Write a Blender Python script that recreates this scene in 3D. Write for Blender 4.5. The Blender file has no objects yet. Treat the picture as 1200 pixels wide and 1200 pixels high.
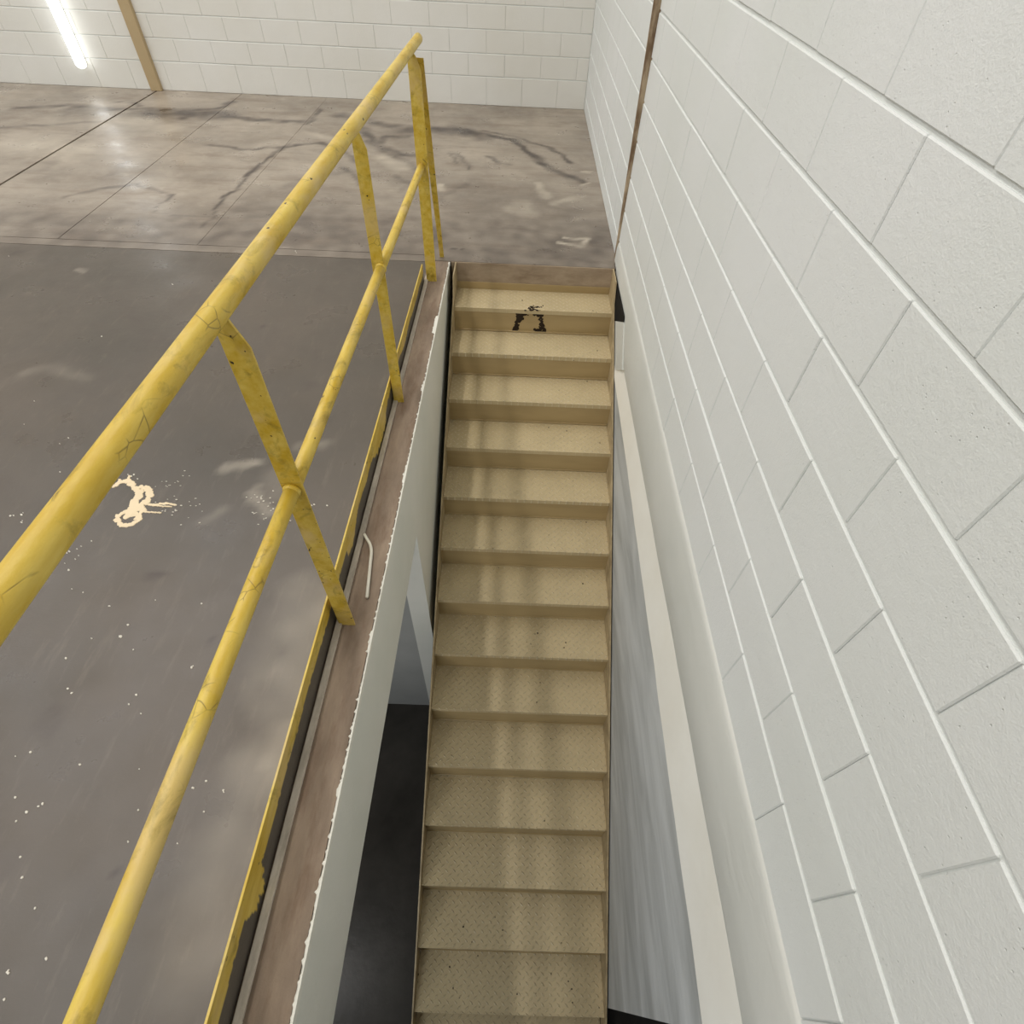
import bpy, bmesh, math, random
from mathutils import Vector, Matrix, noise
random.seed(7)
sc = bpy.context.scene
COL = sc.collection

# ------------------------------------------------------------------ camera
CAM_H = 1.8276
F_PX = 643.02
RX, RY, RZ = 0.86675, -0.05119, -0.01565
def cam_rot():
    cx, sx = math.cos(RX), math.sin(RX); cy, sy = math.cos(RY), math.sin(RY); cz, sz = math.cos(RZ), math.sin(RZ)
    Rz = Matrix(((cz, -sz, 0), (sz, cz, 0), (0, 0, 1)))
    Rx = Matrix(((1, 0, 0), (0, cx, sx), (0, -sx, cx)))
    Ry = Matrix(((cy, 0, sy), (0, 1, 0), (-sy, 0, cy)))
    return Rz @ Rx @ Ry
CR = cam_rot()
cd = bpy.data.cameras.new('camera'); cam = bpy.data.objects.new('camera', cd); COL.objects.link(cam)
cd.sensor_width = 36; cd.lens = 36 * F_PX / 1200; cd.clip_start = 0.02; cd.clip_end = 100
M3 = Matrix((CR.col[0], CR.col[2], -CR.col[1])).transposed()
cam.matrix_world = Matrix.Translation((0, 0, CAM_H)) @ M3.to_4x4()
sc.camera = cam
def at(u, v, ax=2, val=0.0):
    """a photograph pixel carried to the world plane where coordinate `ax` equals `val`"""
    d = CR @ Vector(((u - 600) / F_PX, 1, -(v - 600) / F_PX)); o = Vector((0, 0, CAM_H))
    return o + d * ((val - o[ax]) / d[ax])
def project(p):
    q = CR.transposed() @ (Vector(p) - Vector((0, 0, CAM_H)))
    if q.y < .02: return None
    return (600 + F_PX * q.x / q.y, 600 - F_PX * q.z / q.y)

# ------------------------------------------------------------------ light
sc.view_settings.view_transform = 'Standard'; sc.view_settings.look = 'None'
sc.view_settings.gamma = 1; sc.view_settings.use_curve_mapping = False
sc.view_settings.exposure = -0.18
w = bpy.data.worlds.new('world'); sc.world = w; w.use_nodes = True
w.node_tree.nodes['Background'].inputs[0].default_value = (.8, .85, 1, 1)
w.node_tree.nodes['Background'].inputs[1].default_value = 0.05
def area(name, loc, rot, sx, sy, power, color):
    l = bpy.data.lights.new(name, 'AREA'); l.shape = 'RECTANGLE'; l.size = sx; l.size_y = sy
    l.energy = power; l.color = color
    o = bpy.data.objects.new(name, l); COL.objects.link(o); o.location = loc; o.rotation_euler = rot
    return o
area('unseen_ceiling_row', (-1.95, 2.2, 5.85), (0, 0, 0), .20, 11, 205, (1, .96, .89))
area('unseen_ceiling_row', (-.98, 2.2, 5.85), (0, 0, 0), .12, 11, 26, (1, .96, .89))  # added narrow row, placed so the rails shade the slab edge
area('unseen_ceiling_row', (-4.3, 1.8, 5.85), (0, 0, 0), 2.2, 10, 235, (.98, .98, 1))
area('unseen_ceiling_row', (-7.0, 1.8, 5.85), (0, 0, 0), 2.2, 10, 235, (.93, .96, 1))
area('basement_lamp', (-1.6, -.1, -1.0), (1.15, 0, 0), .8, .8, 12, (1, .98, .94))
area('basement_lamp', (-.95, -1.8, -1.0), (1.2, 0, -.45), .6, .6, 17, (.88, .94, 1))

# ------------------------------------------------------------------ helpers
def tag(o, label=None, cat=None, group=None, kind=None):
    if label: o['label'] = label
    if cat: o['category'] = cat
    if group: o['group'] = group
    if kind: o['kind'] = kind
    return o
def link(name, me, mats=(), parent=None, kind=None, loc=None):
    o = bpy.data.objects.new(name, me); COL.objects.link(o)
    if mats and not me.materials:
        for m in (mats if isinstance(mats, (list, tuple)) else [mats]): me.materials.append(m)
    if parent: o.parent = parent
    if kind: o['kind'] = kind
    if loc: o.location = loc
    return o
def obj(name, bm, mat, parent=None, kind=None, smooth=False, loc=None):
    me = bpy.data.meshes.new(name); bmesh.ops.recalc_face_normals(bm, faces=bm.faces[:]); bm.to_mesh(me); bm.free()
    if smooth:
        for p in me.polygons: p.use_smooth = True
    return link(name, me, mat, parent, kind, loc)
def empty(name, loc=(0, 0, 0)):
    o = bpy.data.objects.new(name, None); COL.objects.link(o); o.location = loc; return o
def box(bm, x0, x1, y0, y1, z0, z1, bevel=0):
    r = bmesh.ops.create_cube(bm, size=1)
    vs = r['verts']
    for v in vs: v.co = Vector(((x0 + x1) / 2 + v.co.x * (x1 - x0), (y0 + y1) / 2 + v.co.y * (y1 - y0), (z0 + z1) / 2 + v.co.z * (z1 - z0)))
    if bevel:
        es = list({e for v in vs for e in v.link_edges})
        bmesh.ops.bevel(bm, geom=es, offset=bevel, segments=1, profile=.5, affect='EDGES')
def bxo(name, dims, mat, parent=None, kind=None, bevel=0):
    bm = bmesh.new(); box(bm, *dims, bevel=bevel); return obj(name, bm, mat, parent, kind)
def tube(bm, pts, r, n=24, cap=True):
    pts = [Vector(p) for p in pts]; rings = []
    for i, p in enumerate(pts):
        d = (pts[min(i + 1, len(pts) - 1)] - pts[max(i - 1, 0)]).normalized()
        a = d.cross(Vector((0, 0, 1)));
        if a.length < 1e-3: a = Vector((1, 0, 0))
        a.normalize(); b = a.cross(d)
        rr = r[i] if isinstance(r, (list, tuple)) else r
        rings.append([bm.verts.new(p + (a * math.cos(t) + b * math.sin(t)) * rr) for t in [2 * math.pi * k / n for k in range(n)]])
    for A, B in zip(rings, rings[1:]):
        for k in range(n): bm.faces.new((A[k], A[(k + 1) % n], B[(k + 1) % n], B[k]))
    if cap: bm.faces.new(rings[0][::-1]); bm.faces.new(rings[-1])
def prism(bm, poly, axis, a, b):
    """extrude a 2D polygon along axis from a to b"""
    def P(p, t):
        return {0: (t, p[0], p[1]), 1: (p[0], t, p[1]), 2: (p[0], p[1], t)}[axis]
    A = [bm.verts.new(P(p, a)) for p in poly]; B = [bm.verts.new(P(p, b)) for p in poly]
    bm.faces.new(A); bm.faces.new(B[::-1])
    for i in range(len(poly)):
        j = (i + 1) % len(poly); bm.faces.new((A[i], B[i], B[j], A[j]))
def lin(r, g, b):
    f = lambda c: (c / 255 / 12.92) if c / 255 <= .04045 else ((c / 255 + .055) / 1.055) ** 2.4
    return (f(r), f(g), f(b), 1)

class Mat:
    """small node-graph builder"""
    def __init__(s, name, rough=.6, spec=.4, metal=0):
        s.m = bpy.data.materials.new(name); s.m.use_nodes = True; s.t = s.m.node_tree; s.n = s.t.nodes
        s.b = s.n['Principled BSDF']; s.b.inputs['Roughness'].default_value = rough
        s.b.inputs['Specular IOR Level'].default_value = spec; s.b.inputs['Metallic'].default_value = metal
        g = s.n.new('ShaderNodeNewGeometry'); s.pos = g.outputs['Position']
    def L(s, a, b): s.t.links.new(a, b)
    def scale(s, v, sc_):
        n = s.n.new('ShaderNodeVectorMath'); n.operation = 'MULTIPLY'; s.L(v, n.inputs[0]); n.inputs[1].default_value = sc_; return n.outputs[0]
    def noise(s, scl, detail=4, rough=.55, v=None, dist=0):
        n = s.n.new('ShaderNodeTexNoise'); n.inputs['Scale'].default_value = scl; n.inputs['Detail'].default_value = detail
        n.inputs['Roughness'].default_value = rough; n.inputs['Distortion'].default_value = dist; s.L(v or s.pos, n.inputs['Vector']); return n.outputs['Fac']
    def voro(s, scl, feature='F1', v=None, out='Distance'):
        n = s.n.new('ShaderNodeTexVoronoi'); n.feature = feature; n.inputs['Scale'].default_value = scl; s.L(v or s.pos, n.inputs['Vector']); return n.outputs[out]
    def ramp(s, fac, *stops):
        n = s.n.new('ShaderNodeValToRGB'); cr = n.color_ramp; s.L(fac, n.inputs[0])
        while len(cr.elements) < len(stops): cr.elements.new(.5)
        for e, (p, c) in zip(cr.elements, stops):
            e.position = p; e.color = c if isinstance(c, tuple) else (c, c, c, 1)
        return n.outputs[0]
    def mix(s, fac, a, b, mode='MIX'):
        n = s.n.new('ShaderNodeMix'); n.data_type = 'RGBA'; n.blend_type = mode
        for k, x in ((0, fac), (6, a), (7, b)):
            if isinstance(x, (int, float, tuple)): n.inputs[k].default_value = x
            else: s.L(x, n.inputs[k])
        return n.outputs[2]
    def math(s, op, a, b=0.0, c=0.0, clamp=False):
        n = s.n.new('ShaderNodeMath'); n.operation = op; n.use_clamp = clamp
        for k, x in enumerate((a, b, c)):
            if isinstance(x, (int, float)): n.inputs[k].default_value = x
            else: s.L(x, n.inputs[k])
        return n.outputs[0]
    def attr(s, name):
        n = s.n.new('ShaderNodeAttribute'); n.attribute_name = name; return n.outputs['Fac']
    def color(s, c):
        if isinstance(c, tuple): s.b.inputs['Base Color'].default_value = c
        else: s.L(c, s.b.inputs['Base Color'])
        return s
    def rough(s, r): s.L(r, s.b.inputs['Roughness']); return s
    def bump(s, h, dist=.002, strength=1, prev=None):
        n = s.n.new('ShaderNodeBump'); n.inputs['Distance'].default_value = dist; n.inputs['Strength'].default_value = strength
        s.L(h, n.inputs['Height'])
        if prev: s.L(prev, n.inputs['Normal'])
        s.L(n.outputs[0], s.b.inputs['Normal']); return n.outputs[0]

# ------------------------------------------------------------------ materials
def block_paint(name, c1, c2, strength=1.0):
    m = Mat(name, .55, .35)
    big = m.noise(.9, 3); m.color(m.mix(m.ramp(big, (.35, 0.), (.65, 1.)), c1, c2))
    fine = m.noise(230, 3, .6); med = m.noise(45, 3, .6)
    pit = m.ramp(m.voro(75), (.0, 0.), (.16, 1.)); gate = m.ramp(m.noise(14, 2), (.53, 1.), (.60, 0.))
    pits = m.math('MAXIMUM', pit, gate)
    h = m.math('ADD', m.math('MULTIPLY', fine, .5), m.math('ADD', m.math('MULTIPLY', med, .7), m.math('MULTIPLY', pits, .9)))
    m.bump(h, .0022, .85 * strength); return m.m
M_BLOCK = block_paint('white_block_paint', lin(222, 225, 222), lin(228, 230, 229))
M_BLOCKF = block_paint('cream_block_paint', lin(222, 220, 212), lin(228, 227, 222))
m = Mat('mortar_paint', .5, .3); m.color(lin(224, 227, 224)); m.bump(m.noise(60, 4, .7), .003, .8); M_MORTAR = m.m

def yellow(name, paint=False):
    m = Mat(name, .42, .45)
    v = m.scale(m.pos, (14, 3.0, 14))
    base = m.mix(m.ramp(m.noise(2.2, 5, .6, v), (.34, 0.), (.66, 1.)), lin(196, 162, 44), lin(216, 190, 92))
    beige = m.ramp(m.noise(5, 5, .65, m.scale(m.pos, (1, .6, 1))), (.50, 0.), (.62, 1.))
    c = m.mix(m.math('MULTIPLY', beige, .7), base, lin(208, 182, 120))
    olive = m.ramp(m.noise(13, 6, .7, m.scale(m.pos, (1, .6, 1)), .8), (.54, 0.), (.68, 1.))
    c = m.mix(m.math('MULTIPLY', olive, .6), c, lin(126, 108, 34))
    vv = m.scale(m.pos, (26, 20, 26))
    crack = m.ramp(m.voro(1.0, 'DISTANCE_TO_EDGE', vv), (.0, 1.), (.03, 0.))
    cg = m.math('MULTIPLY', crack, m.ramp(m.noise(7, 3), (.58, 0.), (.64, 1.)))
    chip = m.ramp(m.noise(60, 2, .5, m.scale(m.pos, (1, .45, 1))), (.725, 0.), (.74, 1.))
    d = m.math('MAXIMUM', m.math('MULTIPLY', cg, .7), chip, clamp=True)
    c = m.mix(d, c, lin(62, 50, 30))
    if paint:
        c = m.mix(m.attr('bare'), c, m.mix(m.noise(9, 4), lin(66, 62, 56), lin(98, 90, 80)))
    m.color(c); m.bump(m.math('SUBTRACT', m.noise(90, 4, .6), d), .0012, .5); return m.m
M_YEL = yellow('worn_yellow_paint'); M_TOE = yellow('toe_plate_paint', True)

def floor_mat(name, front):
    m = Mat(name, .5, .45)
    if front:
        c = m.mix(m.ramp(m.noise(.8, 5, .6), (.3, 0.), (.7, 1.)), lin(76, 70, 62), lin(96, 86, 76))
        v = m.scale(m.pos, (6, 1.2, 1))
        c = m.mix(m.math('MULTIPLY', m.ramp(m.noise(3.5, 6, .7, v), (.55, 0.), (.72, 1.)), .16), c, lin(146, 132, 116))
        c = m.mix(m.math('MULTIPLY', m.ramp(m.noise(9, 6, .7), (.60, 0.), (.72, 1.)), .4), c, lin(82, 76, 70))
    else:
        c = m.mix(m.ramp(m.noise(1.1, 6, .65), (.32, 0.), (.68, 1.)), lin(128, 117, 105), lin(172, 160, 145))
        v = m.scale(m.pos, (.6, 2.5, 1))
        c = m.mix(m.math('MULTIPLY', m.ramp(m.noise(2.4, 6, .7, v), (.48, 0.), (.68, 1.)), .55), c, lin(112, 96, 82))
        c = m.mix(m.math('MULTIPLY', m.ramp(m.noise(7, 6, .75), (.55, 0.), (.75, 1.)), .4), c, lin(186, 174, 158))
    c = m.mix(m.attr('dark'), c, lin(74, 64, 58)); c = m.mix(m.attr('pale'), c, lin(205, 194, 176))
    m.color(c)
    m.rough(m.ramp(m.noise(3, 5, .6), (.3, .22), (.7, .5)))
    m.bump(m.noise(30, 6, .7), .002, .4); return m.m
M_FRONT = floor_mat('dark_worn_concrete', True); M_BACK = floor_mat('stained_concrete', False)
m = Mat('dark_joint_fill', .8, .2); m.color(lin(70, 62, 56)); M_JOINT = m.m  # dark core colour seen in the recessed joints
m = Mat('slab_edge_concrete', .75, .25)
c = m.mix(m.ramp(m.noise(3, 5, .6, m.scale(m.pos, (3, .8, 3))), (.3, 0.), (.7, 1.)), lin(112, 97, 84), lin(160, 142, 124))
c = m.mix(m.math('MULTIPLY', m.ramp(m.noise(6, 5, .7, m.scale(m.pos, (2, .5, 2))), (.5, 0.), (.65, 1.)), .6), c, lin(118, 96, 80)); m.color(c); m.bump(m.noise(60, 5, .7), .003, .7); M_EDGE = m.m
m = Mat('galvanised_edge_strip', .5, .4); c = m.mix(m.ramp(m.noise(6, 5, .7, m.scale(m.pos, (4, 1, 4))), (.35, 0.), (.7, 1.)), lin(178, 168, 154), lin(222, 212, 198)); m.color(c); m.bump(m.noise(80, 4), .001, .5); M_STRIP = m.m

# stair plate: raised lozenges alternating in direction
m = Mat('beige_chequer_plate', .42, .45)
def chequer(m):
    rot = m.n.new('ShaderNodeVectorRotate'); rot.rotation_type = 'Z_AXIS'; rot.inputs['Angle'].default_value = math.radians(45); m.L(m.pos, rot.inputs['Vector'])
    sx = m.n.new('ShaderNodeSeparateXYZ'); m.L(m.scale(rot.outputs[0], (1 / .033, 1 / .033, 1)), sx.inputs[0])
    X, Y = sx.outputs[0], sx.outputs[1]
    fx = m.math('SUBTRACT', m.math('FRACT', m.math('ADD', X, 1000.)), .5); fy = m.math('SUBTRACT', m.math('FRACT', m.math('ADD', Y, 1000.)), .5)
    par = m.math('MODULO', m.math('ADD', m.math('FLOOR', m.math('ADD', X, 1000.)), m.math('FLOOR', m.math('ADD', Y, 1000.))), 2.)
    par = m.math('GREATER_THAN', par, .5)
    def lo(a, b):
        return m.math('ADD', m.math('MULTIPLY', m.math('ABSOLUTE', a), 2.1), m.math('MULTIPLY', m.math('ABSOLUTE', b), 5.5))
    l1, l2 = lo(fx, fy), lo(fy, fx)
    d = m.math('ADD', m.math('MULTIPLY', par, l1), m.math('MULTIPLY', m.math('SUBTRACT', 1., par), l2))
    return m.math('SUBTRACT', 1.15, d, clamp=True)
h = chequer(m)
grime = m.ramp(m.noise(5, 5, .65), (.42, 0.), (.72, 1.))
c = m.mix(m.math('MULTIPLY', grime, .3), lin(196, 178, 140), lin(160, 145, 115))
c = m.mix(m.math('MULTIPLY', h, .5), c, lin(236, 224, 194))
spots = m.ramp(m.noise(70, 2, .4), (.76, 0.), (.78, 1.)); c = m.mix(m.math('MULTIPLY', spots, .8), c, lin(70, 56, 40)); m.color(c)
m.bump(h, .004, 1); M_TREAD = m.m
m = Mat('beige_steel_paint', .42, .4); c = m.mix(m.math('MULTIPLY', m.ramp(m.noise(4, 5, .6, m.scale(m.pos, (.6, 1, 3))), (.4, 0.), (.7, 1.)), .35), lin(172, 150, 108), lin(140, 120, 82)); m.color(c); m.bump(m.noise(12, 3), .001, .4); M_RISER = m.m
m = Mat('stringer_paint', .5, .4); c = m.mix(m.ramp(m.noise(9, 5, .7), (.35, 0.), (.7, 1.)), lin(186, 168, 132), lin(140, 122, 92)); m.color(c); M_STRINGER = m.m
m = Mat('white_plaster', .6, .3)
c = m.mix(m.ramp(m.noise(1.2, 4), (.35, 0.), (.65, 1.)), lin(204, 205, 199), lin(214, 214, 208)); m.color(c); m.bump(m.noise(9, 5, .6, m.scale(m.pos, (3, .7, 3))), .006, .5); M_PLASTER = m.m
m = Mat('pale_skim', .55, .3); c = m.mix(m.ramp(m.noise(2.5, 4), (.35, 0.), (.65, 1.)), lin(246, 244, 236), lin(240, 237, 227)); m.color(c); m.bump(m.noise(9, 5, .6), .006, .5); M_PALE = m.m
m = Mat('trowelled_grey_cement', .7, .25); v = m.scale(m.pos, (4, .8, 4))
c = m.mix(m.ramp(m.noise(1.5, 4, .55, v, .4), (.35, 0.), (.65, 1.)), lin(166, 168, 166), lin(198, 200, 199)); m.color(c); m.bump(m.noise(2.6, 4, .6, v), .012, .6); M_ROUGH = m.m
m = Mat('shaft_wall_paint', .6, .3)
c = m.mix(m.ramp(m.noise(2, 4), (.35, 0.), (.65, 1.)), lin(222, 223, 214), lin(230, 229, 221))
c = m.mix(m.ramp(m.noise(13, 4, .6, m.scale(m.pos, (1, 1.4, .5))), (.765, 0.), (.775, 1.)), c, lin(60, 55, 48)); m.color(c); m.bump(m.noise(14, 5, .6), .004, .5); M_SHAFT = m.m
m = Mat('white_ragged_paint', .55, .3); m.color(lin(232, 230, 220)); m.bump(m.noise(120, 4), .003, .8); M_RAG = m.m
m = Mat('basement_floor', .32, .5); c = m.mix(m.ramp(m.noise(2.2, 6, .65), (.35, 0.), (.7, 1.)), lin(50, 47, 43), lin(74, 70, 65)); m.color(c); m.bump(m.noise(20, 5), .003, .4); M_BASE = m.m
m = Mat('basement_wall', .6, .3); c = m.mix(m.ramp(m.noise(1.5, 4), (.3, 0.), (.7, 1.)), lin(150, 152, 150), lin(172, 173, 170)); m.color(c); M_BWALL = m.m
m = Mat('painted_void_shade', .9, .1); m.color(lin(38, 36, 34)); M_VOID_SHADE = m.m  # shade of the recess and the unlit basement side, put into the colour
m = Mat('tan_sealant', .6, .3); c = m.mix(m.ramp(m.noise(5, 4, .6, m.scale(m.pos, (4, 4, 1))), (.4, 0.), (.6, 1.)), lin(178, 160, 134), lin(118, 96, 74)); m.color(c); M_SEAL = m.m
m = Mat('tan_column_paint', .5, .35); c = m.mix(m.noise(3, 4), lin(170, 148, 112), lin(188, 168, 132)); m.color(c); M_TAN = m.m
m = Mat('cream_paint_spill', .5, .4); m.color(lin(226, 206, 172)); M_SPILL = m.m
m = Mat('white_paint_fleck', .6, .3); m.color(lin(214, 208, 196)); M_FLECK = m.m
m = Mat('black_grime', .8, .2); m.color(lin(46, 36, 26)); M_GRIME = m.m
m = Mat('white_rod_paint', .35, .5); m.color(lin(214, 210, 196)); M_ROD = m.m
m = Mat('ceiling_paint', .8, .2); m.color(lin(225, 223, 216)); M_CEIL = m.m
m = Mat('lit_tube', .5, .1); m.b.inputs['Base Color'].default_value = (1, 1, 1, 1); m.b.inputs['Emission Color'].default_value = (.97, 1, 1, 1); m.b.inputs['Emission Strength'].default_value = 3; M_TUBE = m.m
m = Mat('lamp_end_cap', .5, .3); m.color(lin(225, 225, 220)); M_CAP = m.m

# ------------------------------------------------------------------ key dimensions (metres)
W = .723            # right block wall face
D = 7.782           # far block wall face
SLAB_Y = 3.86       # where the floor ends above the stair
EDGE_X = -.470      # floor edge beside the shaft
LOW = -2.86         # lower floor
S = .4064; C = .2032
XL, XR, YB, TOP = -9.5, W, -4.5, 6.0

# ------------------------------------------------------------------ floor bays with recessed joints
def seg_d(p, a, b):
    ab = (b[0] - a[0], b[1] - a[1]); L2 = ab[0] ** 2 + ab[1] ** 2 or 1e-9
    t = max(0, min(1, ((p[0] - a[0]) * ab[0] + (p[1] - a[1]) * ab[1]) / L2))
    return math.hypot(p[0] - a[0] - ab[0] * t, p[1] - a[1] - ab[1] * t)
def P2(pts): return [tuple(at(u, v)[:2]) for u, v in pts]
DARK = [ # (pixel polyline on the floor, half width m, strength)
 ([(17,127),(50,126),(75,123),(100,125),(130,128),(170,128),(210,130),(255,127),(275,119)], .05, .75),
 ([(88,130),(115,131)], .13, .6), ([(165,134),(215,132),(265,136)], .14, .65), ([(215,138),(245,131)], .08, .6),
 ([(250,130),(290,140),(350,143),(365,140)], .05, .6), ([(0,150),(60,146),(112,143)], .035, .5),
 ([(135,120),(150,119),(165,124)], .035, .6), ([(0,205),(45,200),(60,190)], .06, .2),
 ([(245,170),(280,174),(320,174),(345,170),(372,167)], .03, .55), ([(372,167),(400,178),(420,190)], .04, .5),
 ([(340,168),(318,182),(300,197),(280,218),(262,235),(248,252),(240,266)], .022, .7),
 ([(160,215),(185,223),(200,229),(192,238)], .016, .6), ([(185,240),(180,252),(215,254),(245,254)], .016, .6), ([(245,254),(240,285)], .012, .5),
 ([(80,230),(115,222),(150,216)], .03, .45), ([(375,128),(360,146)], .02, .7),
 ([(478,152),(510,152),(540,153),(563,160)], .12, .75), ([(565,157),(600,164),(620,178),(640,195),(665,206),(684,213)], .045, .8),
 ([(568,154),(600,159),(630,170),(655,178),(668,190)], .028, .65), ([(572,183),(585,190),(597,193)], .03, .6),
 ([(535,180),(545,190),(552,198)], .025, .5), ([(528,180),(536,192)], .02, .5),
 ([(400,135),(430,142),(470,150)], .09, .55), ([(425,150),(440,170),(470,180),(492,182)], .05, .6),
 ([(440,170),(455,160),(480,160)], .04, .5), ([(400,198),(420,208),(430,222)], .035, .5), ([(465,205),(480,215),(470,225)], .05, .4),
 ([(515,235),(530,225),(548,216)], .04, .35), ([(520,262),(600,268),(700,262)], .16, .35), ([(560,235),(640,230)], .10, .2),
 ([(655,250),(685,262)], .1, .3), ([(700,300),(640,292)], .04, .2),
 ([(430,165),(480,192),(492,205)], .05, .4), ([(330,220),(380,205),(420,200)], .05, .3), ([(150,190),(130,205)], .05, .3),
 ([(280,268),(420,280),(520,285),(720,290)], .6, .45), ([(480,225),(560,250),(700,250)], .5, .22), ([(0,268),(250,276)], .5, .42),
 ([(530,292),(533,291)], .012, 1.), ([(540,292),(542,291)], .008, 1.),
]
PALE = [
 ([(683,202),(692,203)], .02, .8), ([(682,216),(690,214)], .018, .7), ([(515,218),(518,222)], .035, .6),
 ([(600,245),(620,250),(612,238)], .07, .25), ([(650,238),(672,232)], .05, .3), ([(655,285),(680,290),(690,280),(665,278)], .022, .5),
 ([(640,230),(630,215)], .04, .3), ([(445,185),(470,195)], .08, .35), ([(360,155),(390,165)], .06, .3),
 ([(30,170),(90,178)], .2, .3), ([(150,140),(200,150)], .15, .25), ([(110,104),(120,150)], .1, .2),  # last stroke paints the tube lamp's reflection on the floor
]
FDARK = [
 ([(15,300),(25,297)], .03, .6), ([(45,215+85),(90,318)], .03, .15), ([(180,675),(186,672)], .02, .8), ([(240,757),(246,748)], .008, .8),
 ([(70,828),(78,833),(72,845),(55,860)], .02, .5), ([(45,845),(60,840)], .04, .25), ([(135,1028),(137,1028)], .014, .8),
 ([(0,1015),(12,1010)], .05, .3), ([(330,765),(333,760)], .01, .7), ([(60,440),(90,420)], .03, .2), ([(270,690),(275,692)], .02, .2),
 ([(305,384),(308,383)], .012, .8), ([(365,430),(375,410)], .02, .3), ([(360,455),(365,452)], .02, .35), ([(325,795),(335,785)], .012, .3),
 ([(50,330),(140,350),(200,420)], .05, .15), ([(0,560),(30,590)], .05, .15), ([(100,1010),(85,1100)], .03, .12),
]
FPALE = [
 ([(268,548),(282,546),(296,545)], .03, .25), ([(300,575),(308,590),(312,603),(325,598)], .03, .25), ([(318,560),(326,575)], .05, .12), ([(345,525),(375,520)], .03, .12),
 ([(262,595),(240,605)], .03, .1), ([(88,316),(96,318)], .02, .15), ([(30,440),(60,430),(100,440)], .04, .06), ([(330,900),(345,860)], .08, .25),
 ([(365,700),(350,760),(340,820)], .12, .15), ([(300,900),(280,1000),(240,1100)], .1, .12), ([(0,270),(30,268)], .2, .2),
]
def field(p, table):
    wx = noise.noise((p[0] * 6, p[1] * 6, 3.1)) * .05 + noise.noise((p[0] * 22, p[1] * 22, 7.7)) * .016
    wy = noise.noise((p[0] * 6, p[1] * 6, 13.1)) * .05 + noise.noise((p[0] * 22, p[1] * 22, 17.7)) * .016
    q = (p[0] + wx, p[1] + wy); best = 0
    for poly, hw, st, bb in table:
        if q[0] < bb[0] - 2 * hw or q[0] > bb[1] + 2 * hw or q[1] < bb[2] - 2 * hw or q[1] > bb[3] + 2 * hw: continue
        d = min(seg_d(q, a, b) for a, b in zip(poly, poly[1:]))
        v = st * max(0, min(1, (1.5 * hw - d) / (hw * 1.1)))
        if v > best: best = v
    return 1.6 * best * (.72 + .55 * noise.noise((p[0] * 9, p[1] * 9, 1.7)))
def prep(t, small=1):
    out = []
    for pts, hw, st in t:
        q = P2(pts); xs = [a[0] for a in q]; ys = [a[1] for a in q]; out.append((q, hw * small, st, (min(xs), max(xs), min(ys), max(ys))))
    return out
T_DARK, T_PALE, T_FDARK, T_FPALE = prep(DARK, .95), prep(PALE), prep(FDARK), prep(FPALE)

floor = bxo('floor', (XL, EDGE_X - .121, YB, SLAB_Y, -.48, -.012), M_JOINT, kind='structure')
bm = bmesh.new(); box(bm, XL, XR, SLAB_Y, D + .2, -.48, -.012); obj('slab_core', bm, M_JOINT, floor)
def bay(x0, x1, y0, y1, mat, td, tp, step=None, zt=0.0):
    """one concrete bay; a visible one has a fine grid that carries its stains and a painted lamp reflection"""
    nx = max(1, int((x1 - x0) / step)) if step else 1; ny = max(1, int((y1 - y0) / step)) if step else 1
    xs = [x0 + (x1 - x0) * i / nx for i in range(nx + 1)]; ys = [y0 + (y1 - y0) * j / ny for j in range(ny + 1)]
    verts = [(x, y, zt) for y in ys for x in xs]; n = nx + 1
    faces = [(j * n + i, j * n + i + 1, (j + 1) * n + i + 1, (j + 1) * n + i) for j in range(ny) for i in range(nx)]
    loop = [i for i in range(n)] + [j * n + nx for j in range(1, ny + 1)] + [ny * n + i for i in range(nx - 1, -1, -1)] + [j * n for j in range(ny - 1, 0, -1)]
    b0 = len(verts)
    for i in loop: verts.append((verts[i][0], verts[i][1], -.012))
    for k in range(len(loop)):
        k2 = (k + 1) % len(loop); faces.append((loop[k], b0 + k, b0 + k2, loop[k2]))
    me = bpy.data.meshes.new('concrete_bay'); me.from_pydata(verts, [], faces)
    for nm, tb in (('dark', td), ('pale', tp)):
        a = me.attributes.new(nm, 'FLOAT', 'POINT')
        if step: a.data.foreach_set('value', [max(0, min(1, field(v, tb))) for v in verts])
    return link('concrete_bay', me, mat, floor)
G = .003
JY1, JY2 = 3.835, 3.935
def jx(y): return -4.24
bay(XL, -3.7, YB, JY1 - G, M_FRONT, [], []); bay(-3.7, -.618, YB, -.4, M_FRONT, [], [])
bay(-3.7, -.618, -.4, JY1 - G, M_FRONT, T_FDARK, T_FPALE, .022)
bay(-.618, EDGE_X - .006, YB, SLAB_Y - .01, M_EDGE, [], [])
bay(XL, -.618, JY1 + G, JY2 - G, M_BACK, T_DARK, T_PALE, .05)
bay(XL, -4.24 - .012, JY2 + G, D, M_BACK, T_DARK, T_PALE, .06)
bay(-4.24 + .012, -3.27 - G, JY2 + G, D, M_BACK, T_DARK, T_PALE, .03)
bay(-3.27 + G, -2.28 - .0015, JY2 + G, D, M_BACK, T_DARK, T_PALE, .026)
bay(-2.28 + .0015, -.618, JY2 + G, D, M_BACK, T_DARK, T_PALE, .026)
bay(-.618, XR, JY2 - G, D, M_BACK, T_DARK, T_PALE, .024)
bay(-.618, XR - .02, SLAB_Y, JY2 - G, M_BACK, T_DARK, T_PALE, .02)
# rear part of the upper floor, behind the camera
bxo('slab_core', (EDGE_X, XR, YB, -1.1, -.48, 0), M_FRONT, floor)

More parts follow.
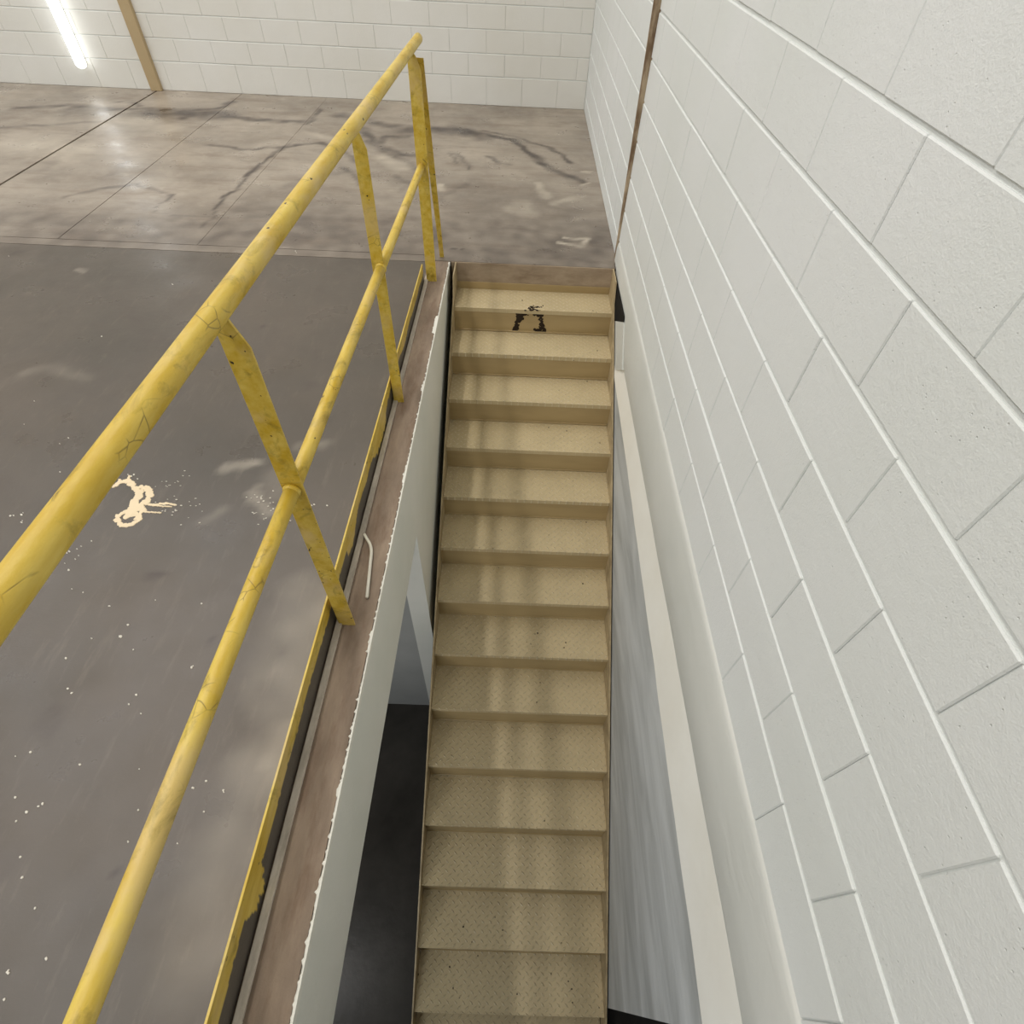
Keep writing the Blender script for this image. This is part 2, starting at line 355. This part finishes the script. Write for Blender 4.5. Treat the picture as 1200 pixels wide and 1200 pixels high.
# worn strip of the slab nose above the top tread
m = Mat('slab_nose_concrete', .75, .25); m.color(m.mix(m.ramp(m.noise(5, 5, .65, m.scale(m.pos, (1, 1, 3))), (.3, 0.), (.7, 1.)), lin(136, 118, 98), lin(178, 160, 138))); M_NOSE = m.m
bxo('slab_nose', (EDGE_X + .01, .70, SLAB_Y - .008, SLAB_Y, -.19, -.002), M_NOSE, floor, bevel=.002)

# steel strip beside the toe plate
t = bxo('trim_1', (-.609, -.587, -1.0, SLAB_Y - .03, 0, .012), M_STRIP, kind='structure', bevel=.001)

# ragged line of white wall paint lapping onto the slab edge
bm = bmesh.new(); ys = []; y = -.5
while y < 3.84: ys.append(y); y += .006
prev = None
for y in ys:
    wv = .002 + .006 * abs(noise.noise((y * 9, 0, 0))) + .014 * max(0, noise.noise((y * 75, 2, 0))) + (.014 if 2.93 < y < 3.12 else 0)
    if noise.noise((y * 6, 9, 0)) > .35: wv += .005
    x1 = EDGE_X - wv; x2 = EDGE_X + .003
    zt = .0035 + .002 * noise.noise((y * 60, 0, 5))
    cur = [bm.verts.new(c) for c in ((x1, y, .0008), (x1 + .003, y, zt), (x2, y, zt), (x2 + .001, y, -.02))]
    if prev:
        for i in range(3): bm.faces.new((prev[i], prev[i + 1], cur[i + 1], cur[i]))
    prev = cur
obj('ragged_paint_edge', bm, M_RAG, floor, kind='stuff')

# ------------------------------------------------------------------ block walls
def block_mesh(dims, bev=.004):
    bm = bmesh.new(); box(bm, *dims, bevel=bev); me = bpy.data.meshes.new('block'); bmesh.ops.recalc_face_normals(bm, faces=bm.faces[:]); bm.to_mesh(me); bm.free(); return me
wall_right = bxo('wall_right', (W + .0055, W + .2, YB, D + .2, -.30, TOP), M_MORTAR, kind='structure')
wall_far = bxo('wall_far', (XL, W + .007, D + .006, D + .2, -.1, TOP), M_MORTAR, kind='structure')
cache = {}
def in_view(c):
    p = project(c); return p is not None and -120 < p[0] < 1320 and -120 < p[1] < 1320
def put_block(wall, axis, lo, hi, z0, z1, rest):
    """axis 1: right wall, runs along y; axis 0: far wall, runs along x"""
    if hi - lo < .02: return
    c = ((W, (lo + hi) / 2, (z0 + z1) / 2) if axis == 1 else ((lo + hi) / 2, D, (z0 + z1) / 2))
    L, Hh = hi - lo, z1 - z0; key = (axis, round(L, 3), round(Hh, 3))
    off = random.uniform(-.0012, .0012)
    if in_view(c):
        if key not in cache:
            d = (0, .06, -L / 2, L / 2, -Hh / 2, Hh / 2) if axis == 1 else (-L / 2, L / 2, 0, .06, -Hh / 2, Hh / 2)
            cache[key] = block_mesh(d, .0030 if axis == 1 else .003); cache[key].materials.append(M_BLOCK if axis == 1 else M_BLOCKF)
        o = bpy.data.objects.new('block', cache[key]); COL.objects.link(o); o.parent = wall
        o.location = (W + off, c[1] + random.uniform(-.001, .001), c[2] + random.uniform(-.0008, .0008)) if axis == 1 else (c[0], D + off, c[2])
    else:
        if axis == 1: box(rest, W, W + .06, lo, hi, z0, z1)
        else: box(rest, lo, hi, D, D + .06, z0, z1)
HB, HH = .0055, .0011
A0, ZG = 1.569, .328
JOINT = 4.022
rest = bmesh.new()
for k in range(-2, 28):
    z0 = ZG + k * C + HB; z1 = ZG + (k + 1) * C - HB
    if k == -2: z0 = .0
    js = [j for j in range(-40, 40) if (j % 2 == 0) == (k % 2 != 0)]
    cuts = sorted(A0 - j * S / 2 for j in js)
    for a, b in zip(cuts, cuts[1:]):
        a += HH; b -= HH
        for lo, hi in ((max(a, YB), min(b, JOINT - .014)), (max(a, JOINT + .014), min(b, D))):
            if k == -2 and hi < JOINT: continue
            put_block(wall_right, 1, lo, hi, z0, z1, rest)
obj('outlying_blocks', rest, M_BLOCK, wall_right, kind='stuff')
rest = bmesh.new()
for k in range(-1, 28):
    z0 = .266 + k * C + HB - .0015; z1 = .266 + (k + 1) * C - HB + .0015
    if k == -1: z0 = 0
    ii = [i for i in range(-2, 56) if (i % 2 == 1) == (k % 2 != 0)]
    cuts = sorted(W - .127 - i * S / 2 for i in ii)
    for a, b in zip(cuts, cuts[1:]):
        a += HH; b -= HH
        put_block(wall_far, 0, max(a, XL), min(b, W - .001), z0, z1, rest)
obj('outlying_blocks', rest, M_BLOCKF, wall_far, kind='stuff')
# control joint in the right wall, closed by a tan cover strip that stands further off the wall higher up
bm = bmesh.new(); n = 48; prev = None
for i in range(n + 1):
    z = 5.9 * i / n; pr_ = min(.040, .010 + .022 * z); dy = .001 * noise.noise((z * 7, 1, 0))
    cur = [bm.verts.new(c) for c in ((W + .006, JOINT - .013, z), (W - pr_ * .55, JOINT - .012 + dy, z), (W - pr_, JOINT - .006 + dy, z), (W - pr_, JOINT + .006 + dy, z), (W + .006, JOINT + .013, z))]
    if prev:
        for q in range(4): bm.faces.new((prev[q], prev[q + 1], cur[q + 1], cur[q]))
    prev = cur
obj('joint_strip', bm, M_SEAL, wall_right)
# tan steel column against the far wall
bm = bmesh.new(); box(bm, -4.30, -4.18, D - .055, D - .001, 0, TOP - .01, bevel=.003)
o = obj('wall_column', bm, M_TAN)
tag(o, 'narrow tan painted steel column standing against the far block wall', 'column')

# band of plaster, pale skim and trowelled cement below the blocks on the right
bm = bmesh.new(); prev = None
PY = [YB, -.6] + [i * .1 for i in range(-5, 40)] + [3.98]
for y in PY:
    xx = .712 + .002 * noise.noise((y * 3, 0, 0))
    
    cur = [bm.verts.new(c) for c in ((W + .01, y, .132), (W - .002, y, .128), (xx + .004, y, .112), (xx, y, .09), (xx - .002, y, -.10), (xx, y, -.232), (xx + .003, y, -.242), (W + .01, y, -.244))]
    if prev:
        for q in range(7): bm.faces.new((prev[q], prev[q + 1], cur[q + 1], cur[q]))
    prev = cur
obj('plaster_band', bm, M_PLASTER, wall_right, smooth=True)
bm = bmesh.new(); prev = None
for i in range(61):
    y = -.12 + 3.36 * i / 60
    zb = -.58 + (y + .12) * .055 + .012 * noise.noise((y * 4, 5, 0)) if y < 2.3 else -.447 + (y - 2.3) * .04
    zt = -.256 + .006 * noise.noise((y * 3, 8, 0))
    cur = [bm.verts.new(c) for c in ((.7225, y, -.236), (.7185, y, zt), (.700, y, zb), (.7005, y, zb - .004), (.722, y, zb - .006))]
    if prev:
        for q in range(4): bm.faces.new((prev[q], prev[q + 1], cur[q + 1], cur[q]))
    else: bm.faces.new(cur)
    prev = cur
bm.faces.new(prev[::-1])
obj('pale_skim_band', bm, M_PALE, wall_right)
bm = bmesh.new(); prism(bm, [(-.12, LOW), (SLAB_Y + .2, LOW), (SLAB_Y + .2, -.42), (2.3, -.435), (-.12, -.56)], 0, .7055, W + .1)
obj('cement_face', bm, M_ROUGH, wall_right)
# painted shade of the recess by the stair top, and the render patch below
bxo('recess_back', (.735, W + .08, 2.9, SLAB_Y + .1, -.42, -.0), M_VOID_SHADE, wall_right)
bm = bmesh.new(); prism(bm, [(3.60, -.245), (3.235, -.042), (2.99, -.244), (3.23, -.415), (3.45, -.415)], 0, .7045, .72)
obj('render_patch', bm, M_PLASTER, wall_right)
bm = bmesh.new(); prism(bm, [(3.86, -.018), (3.25, -.018), (3.225, -.046), (3.60, -.255), (3.86, -.30)], 0, .7035, .708)  # flat panel, the cavity's darkness is in its colour
obj('recess_shade_panel', bm, M_VOID_SHADE, wall_right)

# left wall of the stair shaft and what is below the slab
wl = bxo('wall_left', (EDGE_X - .12, EDGE_X, -1.1, SLAB_Y, -.49, -.006), M_SHAFT, kind='structure', bevel=.003)
bxo('lower_wall', (EDGE_X - .12, EDGE_X, 1.77, SLAB_Y + .2, LOW, -.488), M_SHAFT, wl)
bxo('cross_wall', (-3.6, EDGE_X - .12, 1.77, 1.9, LOW, -.48), M_BWALL, wl)
bxo('wall_basement', (-3.7, -3.6, -3.2, 1.9, LOW, -.48), M_BWALL, kind='structure')
bxo('wall_basement_rear', (-3.6, 2.2, -3.3, -3.2, LOW, -.48), M_BWALL, kind='structure')
bxo('wall_basement_right', (2.1, 2.2, -3.2, 0, LOW, -.28), M_VOID_SHADE, kind='structure')  # this and the next wall: unlit space painted near-black
bxo('wall_basement_side', (W + .1, 2.2, -.12, 0, LOW, -.28), M_VOID_SHADE, kind='structure')
bxo('wall_shaft_end', (EDGE_X, W, SLAB_Y + .12, SLAB_Y + .25, LOW, -.48), M_BWALL, kind='structure')
bxo('floor_lower', (-3.7, 2.2, -3.3, SLAB_Y + .25, LOW - .1, LOW), M_BASE, kind='structure')

# rest of the hall, outside the frame
bxo('wall_hall_left', (XL - .2, XL, YB, D + .2, -.1, TOP), M_CEIL, kind='structure')
bxo('wall_hall_rear', (XL, W + .2, YB - .2, YB, -.1, TOP), M_CEIL, kind='structure')
bxo('ceiling', (XL - .2, W + .2, YB - .2, D + .2, TOP, TOP + .1), M_CEIL, kind='structure')

# ------------------------------------------------------------------ staircase
SX0, SX1, RUN, RISE = -.423, .688, .288, .1782
Y0, Z0 = 3.580, -.1895
st = empty('staircase', (0.13, -.6, LOW))
tag(st, 'straight beige steel staircase with chequer plate treads going down beside the block wall', 'staircase')
def under(o, parent):
    o.parent = parent; o.matrix_parent_inverse = parent.matrix_basis.inverted() if parent.type == 'EMPTY' else Matrix(); return o
PT = Matrix.Translation(-st.location)
bmt = bmesh.new(); box(bmt, SX0, SX1, 0, RUN + .004, -.006, 0, bevel=.0012)
box(bmt, SX0, SX1, 0, .005, -.03, -.004)
me_t = bpy.data.meshes.new('tread'); bmesh.ops.recalc_face_normals(bmt, faces=bmt.faces[:]); bmt.to_mesh(me_t); bmt.free(); me_t.materials.append(M_TREAD)
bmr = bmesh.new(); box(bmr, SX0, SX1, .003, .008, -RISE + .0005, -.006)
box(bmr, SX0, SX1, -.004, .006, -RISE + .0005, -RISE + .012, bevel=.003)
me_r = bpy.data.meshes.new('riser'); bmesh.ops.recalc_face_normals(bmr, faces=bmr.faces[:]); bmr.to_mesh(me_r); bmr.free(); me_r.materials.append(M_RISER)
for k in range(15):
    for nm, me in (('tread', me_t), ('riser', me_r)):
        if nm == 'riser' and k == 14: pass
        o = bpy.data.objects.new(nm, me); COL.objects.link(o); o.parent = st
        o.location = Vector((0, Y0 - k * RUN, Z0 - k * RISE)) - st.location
# upstand plate closing the back of the top tread
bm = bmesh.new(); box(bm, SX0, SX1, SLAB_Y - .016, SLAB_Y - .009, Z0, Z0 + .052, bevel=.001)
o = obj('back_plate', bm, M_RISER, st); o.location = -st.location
sl = RISE / RUN
def stringer(x0, x1):
    up, dn = .035, .24
    ya = SLAB_Y - .002; yb = -.60
    zt = lambda y: Z0 + (y - Y0) * sl
    yt = Y0 + (.0 - (Z0 + up)) / sl
    poly = [(ya, -.02), (ya, zt(ya) - dn), (yb + .1, zt(yb + .1) - dn if zt(yb + .1) - dn > LOW else LOW), (yb, LOW), (yb, max(LOW + .01, zt(yb) + up)), (3.60, zt(3.60) + up + .01), (3.66, -.004), (ya, -.002)]
    bm = bmesh.new(); prism(bm, poly, 0, x0, x1); bmesh.ops.bevel(bm, geom=bm.edges[:], offset=.0012, segments=1, affect='EDGES')
    o = obj('stringer', bm, M_STRINGER, st); o.location = -st.location
stringer(SX0 - .009, SX0); stringer(SX1, SX1 + .009)
# black smudge on the second riser
bm = bmesh.new()
def blob(bm, c, rx, ry, rz, n=8):
    r = bmesh.ops.create_icosphere(bm, subdivisions=1, radius=1)
    for v in r['verts']:
        s = random.uniform(.7, 1.25); v.co = Vector((c[0] + v.co.x * rx * s, c[1] + v.co.y * ry, c[2] + v.co.z * rz * s))
yr = Y0 + .002
def stroke(pts, r0, r1, nn):
    for i in range(nn):
        t = random.random() * (len(pts) - 1); a = int(t); f = t - a
        u = pts[a][0] * (1 - f) + pts[a + 1][0] * f + random.gauss(0, 1.6); v = pts[a][1] * (1 - f) + pts[a + 1][1] * f + random.gauss(0, 1.5)
        p = at(u, v, 1, yr); r = random.uniform(r0, r1)
        if v < 364.2: p = at(u, v, 2, Z0); blob(bm, p, r, r, .0012); continue
        if p.z < Z0 - RISE: continue
        blob(bm, p, r, .0015, r)
stroke([(602, 390), (606, 378), (612, 368), (616, 364)], .007, .017, 80)
stroke([(622, 362), (632, 366), (634, 378), (636, 386)], .006, .014, 70)
stroke([(626, 387), (634, 390), (637, 391)], .009, .017, 30)
stroke([(620, 361), (632, 360)], .006, .011, 22)
stroke([(613, 366), (630, 368)], .002, .006, 16)
o = obj('black_smudge', bm, M_GRIME, st, kind='stuff'); o.location = -st.location
# small dark crumbs on the treads
bm = bmesh.new()
def on_tread(u, v):
    for k in range(15):
        p = at(u, v, 2, Z0 - k * RISE)
        if Y0 - k * RUN <= p.y <= Y0 - (k - 1) * RUN: return p
    return None
spk = [(695,364),(699,366),(643,501),(664,505),(703,519),(688,447),(687,612),(643,627),(627,743),(630,742),(663,753),(661,759),(683,684),(666,804),(629,823),(638,962),(511,1075),(553,1104),(543,1086),(589,1090),(646,1141),(531,1158),(606,1165),(666,1150),(670,1159),(702,1181),(671,1175),(490,1142),(658,1105),(527,1133),(633,800),(700,411),(612,352),(560,1120),(580,1075)]
for u, v in spk:
    p = on_tread(u, v)
    if p: blob(bm, p, random.uniform(.003, .006), random.uniform(.003, .009), .002)
o = obj('crumbs', bm, M_GRIME, st, kind='stuff'); o.location = -st.location

# ------------------------------------------------------------------ yellow guard rail
gr = empty('guard_railing', (-.57, 1.6, 0))
tag(gr, 'worn yellow steel pipe guard railing along the floor edge left of the stairs', 'railing')
def part(name, bm, mat, smooth=False):
    o = obj(name, bm, mat, gr, smooth=smooth); o.location = -gr.location; return o
def tz(y): return 1.213 + (3.81 - y) * .0152          # top rail height
def mz(y): return .676 + (3.93 - y) * .0205           # mid rail height
RXp = -.570
bm = bmesh.new(); pts = [(RXp, y, tz(y)) for y in [-.9 + i * .05 for i in range(95)] if y < 3.80]
rad = [.0238 + .0003 * noise.noise((p[1] * 9, 0, 0)) for p in pts]
pts += [(RXp, 3.805, tz(3.805)), (RXp, 3.812, tz(3.81)), (RXp, 3.816, tz(3.81))]; rad += [.0238, .020, .012]
tube(bm, pts, rad, 32); part('top_rail', bm, M_YEL, True)
posts = [(.975, -.5975, -.5395), (2.27, -.606, -.556), (3.556, -.596, -.530)]
ends = [-.9, .975, 2.27, 3.60]
for a, b in zip(ends, ends[1:]):
    bm = bmesh.new(); n = 8; pp = [(RXp, a + (b - a) * i / n, mz(a + (b - a) * i / n)) for i in range(n + 1)]
    rr = [.0205] * (n + 1)
    tube(bm, pp, rr, 28); part('mid_rail', bm, M_YEL, True)
    bm = bmesh.new(); tube(bm, [(RXp, b - .016, mz(b)), (RXp, b - .010, mz(b)), (RXp, b - .003, mz(b))], [.0207, .0232, .0245], 28); part('weld_collar', bm, M_YEL, True)
for yp, xa, xb in posts:
    zt = tz(yp) - .016; t = .006
    bm = bmesh.new()
    # broad leg facing the near end, its top corner cut away; narrow leg behind it
    prism(bm, [(xa, 0), (xb, 0), (xb, zt - .075), (xb - .022, zt - .018), (RXp + .004, zt), (xa, zt)], 1, yp, yp + t)
    prism(bm, [(yp + t, 0), (yp + .045, 0), (yp + .045, zt - .03), (yp + .03, zt), (yp + t, zt)], 0, xa, xa + t)
    bmesh.ops.bevel(bm, geom=[e for e in bm.edges], offset=.0008, segments=1, affect='EDGES')
    part('post', bm, M_YEL)
# inclined stay behind the far post
bm = bmesh.new()
a0, a1 = Vector((-.541, 3.60, 1.17)), Vector((-.532, 3.915, .0))
for s in (0,):
    vs = []
    for p in (a0, a1):
        for dx, dy in ((-.022, -.004), (.022, -.004), (.022, .004), (-.022, .004)):
            vs.append(bm.verts.new((p.x + dx * (1.0 if p is a0 else .65), p.y + dy, p.z)))
    for f in ((0, 1, 2, 3), (7, 6, 5, 4), (0, 4, 5, 1), (1, 5, 6, 2), (2, 6, 7, 3), (3, 7, 4, 0)): bm.faces.new([vs[i] for i in f])
part('stay', bm, M_YEL)
# toe plate: yellow on top, bare dark steel below a ragged paint line
def toe_top(y): return .158 - (y) * .012
ny = 720; nz = 26; ya, yb = -.6, 3.555
xs_ = -.614
verts = []; bare = []
for i in range(ny + 1):
    y = ya + (yb - ya) * i / ny; top = toe_top(y)
    thr = .6 * top + .010 * noise.noise((y * 5, 0, 0)) + .006 * noise.noise((y * 40, 1, 0))
    if y > 1.25: thr -= .030 * max(0, noise.noise((y * 4.2, 4, 0)) + .15) * 2.2
    thr -= .098 * max(0, 1 - abs(y - .155) / .06) ** .5 * (.8 + .5 * noise.noise((y * 70, 8, 0)))
    thr -= .075 * max(0, 1 - abs(y - 1.95) / .16) ** .5 * (.8 + .4 * noise.noise((y * 40, 8, 0)))
    for j in range(nz + 1):
        z = .002 + (top - .002) * j / nz; verts.append((xs_, y, z)); bare.append(1.0 if z < thr else 0.0)
nf = len(verts); n = nz + 1
faces = [(i * n + j, (i + 1) * n + j, (i + 1) * n + j + 1, i * n + j + 1) for i in range(ny) for j in range(nz)]
# top edge and back as a strip
for i in range(ny + 1):
    y = ya + (yb - ya) * i / ny; top = toe_top(y)
    verts += [(xs_ - .006, y, top), (xs_ - .006, y, .002)]; bare += [0, 0]
for i in range(ny):
    a = nf + 2 * i; b = nf + 2 * (i + 1)
    faces += [(i * n + nz, (i + 1) * n + nz, b, a), (a, b, b + 1, a + 1), (a + 1, b + 1, (i + 1) * n, i * n)]
me = bpy.data.meshes.new('toe_plate'); me.from_pydata(verts, [], faces)
at_ = me.attributes.new('bare', 'FLOAT', 'POINT'); at_.data.foreach_set('value', bare)
o = link('toe_plate', me, M_TOE, gr); o.location = -gr.location

# ------------------------------------------------------------------ small things
bm = bmesh.new(); r = .0065
a = at(427, 627, 2, .012); b = at(436, 641, 2, .009); c = at(430, 701, 2, .007)
def bez(p0, p1, p2, n=7): return [p0.lerp(p1, t / n).lerp(p1.lerp(p2, t / n), t / n) for t in range(n + 1)]
e1 = b.lerp(a, .45); e2 = b.lerp(c, .16)
pts = [a, a.lerp(e1, .5)] + bez(e1, b, e2) + [e2.lerp(c, t) for t in (.3, .6, .97, 1)]
for p in pts: p.z = max(p.z, r) + (.0065 if p.x < -.58 else .0005)
tube(bm, pts, [r] * (len(pts) - 1) + [r * .6], 14)
o = obj('bent_rod', bm, M_ROD, smooth=True)
tag(o, 'short white metal rod with bent end lying on the brown slab edge', 'rod')

# cream paint spill: thin splashes with ragged outline
def splash(name, strokes, mat, zt=.0016):
    """thin film made of overlapping small puddles along strokes"""
    bm = bmesh.new()
    for pts, hw, dens in strokes:
        q = [at(u, v) for u, v in pts]
        for a, b in zip(q, q[1:]):
            L = (b - a).length; nn = max(2, int(L / hw * dens))
            for i in range(nn + 1):
                c = a.lerp(b, i / nn); c.x += random.gauss(0, hw * .22); c.y += random.gauss(0, hw * .22)
                rr = hw * random.uniform(.6, 1.2); m_ = 9; ring = []
                h = zt + random.uniform(0, .0006)
                for k in range(m_):
                    t = 2 * math.pi * k / m_; s = rr * random.uniform(.75, 1.15)
                    ring.append(bm.verts.new((c.x + math.cos(t) * s, c.y + math.sin(t) * s, .0002)))
                top = [bm.verts.new((c.x + (v.co.x - c.x) * .9, c.y + (v.co.y - c.y) * .9, h)) for v in ring]
                bm.faces.new(top)
                for k in range(m_): bm.faces.new((ring[k], ring[(k + 1) % m_], top[(k + 1) % m_], top[k]))
    return obj(name, bm, mat, floor, kind='stuff')
splash('paint_spill', [
 ([(134,570),(142,565),(150,563),(158,572),(163,578)], .012, 2.2), ([(158,574),(165,571),(172,572),(176,580),(172,588),(164,592)], .014, 2.2),
 ([(163,578),(157,590),(155,600),(150,604)], .020, 2.2), ([(142,602),(150,599),(160,602),(165,608),(155,615),(142,616),(137,609),(142,602)], .010, 2.4),
 ([(160,595),(168,598),(160,608)], .014, 2), ([(137,604),(140,612)], .008, 2), ([(168,590),(180,592),(195,590),(206,592)], .006, 2.0),
 ([(176,592),(200,594)], .004, 1.5), ([(150,563),(152,558)], .006, 2), ([(142,566),(140,562)], .005, 2), ([(170,600),(188,601)], .004, 1.6)], M_SPILL)
fl = []
for u, v in [(28,497),(80,513),(70,553),(16,604),(25,603),(25,612),(27,601),(26,610),(12,604),(78,648),(81,646),(88,655),(95,640),(76,660),(80,668),(92,651),(107,634),(90,643),(97,694),(84,690),(150,732),(141,746),(142,745),(140,745),(156,761),(182,703),(151,825),(107,748),(225,781),(224,782),(226,780),(77,771),(128,710),(36,881),(18,886),(93,896),(79,807),(84,812),(50,942),(45,945),(31,951),(18,934),(19,962),(41,1064),(24,1004),(8,1139),(9,1138),(10,1140),(5,1171),(163,901),(162,949),(261,926),(262,928),(242,915),(226,923),(239,951),(150,986),(208,988),(26,1028),(165,836),(160,814),(54,1123),(282,350),(283,352),(284,349),(202,333),(346,294),(347,296),(119,394),(365,592),(368,591),(340,610),(352,600),(383,592),(154,558),(161,561),(157,556),(150,556),(320,596),(40,470),(300,468),(10,300),(260,770),(236,707),(70,520)]:
    fl.append(([(u, v), (u + .6, v + .6)], random.uniform(.0016, .0038), 1.0))
for i in range(26):   # fine spray to the right of the spill
    u = random.uniform(178, 240); v = 594 + random.gauss(0, 9) * (.4 + (u - 178) / 80); fl.append(([(u, v), (u + 1, v)], random.uniform(.0014, .0026), .8))
for i in range(14):
    u = random.uniform(175, 222); v = 575 - (u - 175) * .25 + random.gauss(0, 5); fl.append(([(u, v), (u + 1, v)], random.uniform(.0012, .002), .8))
for i in range(26):
    u, v = random.gauss(308, 9), random.gauss(590, 11); fl.append(([(u, v), (u + 1, v)], random.uniform(.0014, .003), .8))
splash('paint_flecks', fl, M_FLECK)

# vertical tube lamp by the far wall
tl = empty('tube_lamp', tuple(at(97, 80, 1, D - .07)))
tag(tl, 'glowing white vertical tube lamp mounted on the far block wall left of the column', 'lamp')
b = tl.location.copy()
bm = bmesh.new(); tube(bm, [(0, 0, .0), (0, 0, .012), (0, 0, .04), (0, 0, 2.3)], [.02, .042, .055, .055], 20); obj('lit_tube', bm, M_TUBE, tl, smooth=True)
bm = bmesh.new(); tube(bm, [(0, 0, 2.3), (0, 0, 2.34)], [.057, .057], 20); obj('end_cap', bm, M_CAP, tl)
bm = bmesh.new(); box(bm, -.03, .03, .045, .069, 0.02, 2.3, bevel=.003); obj('backing', bm, M_CAP, tl)
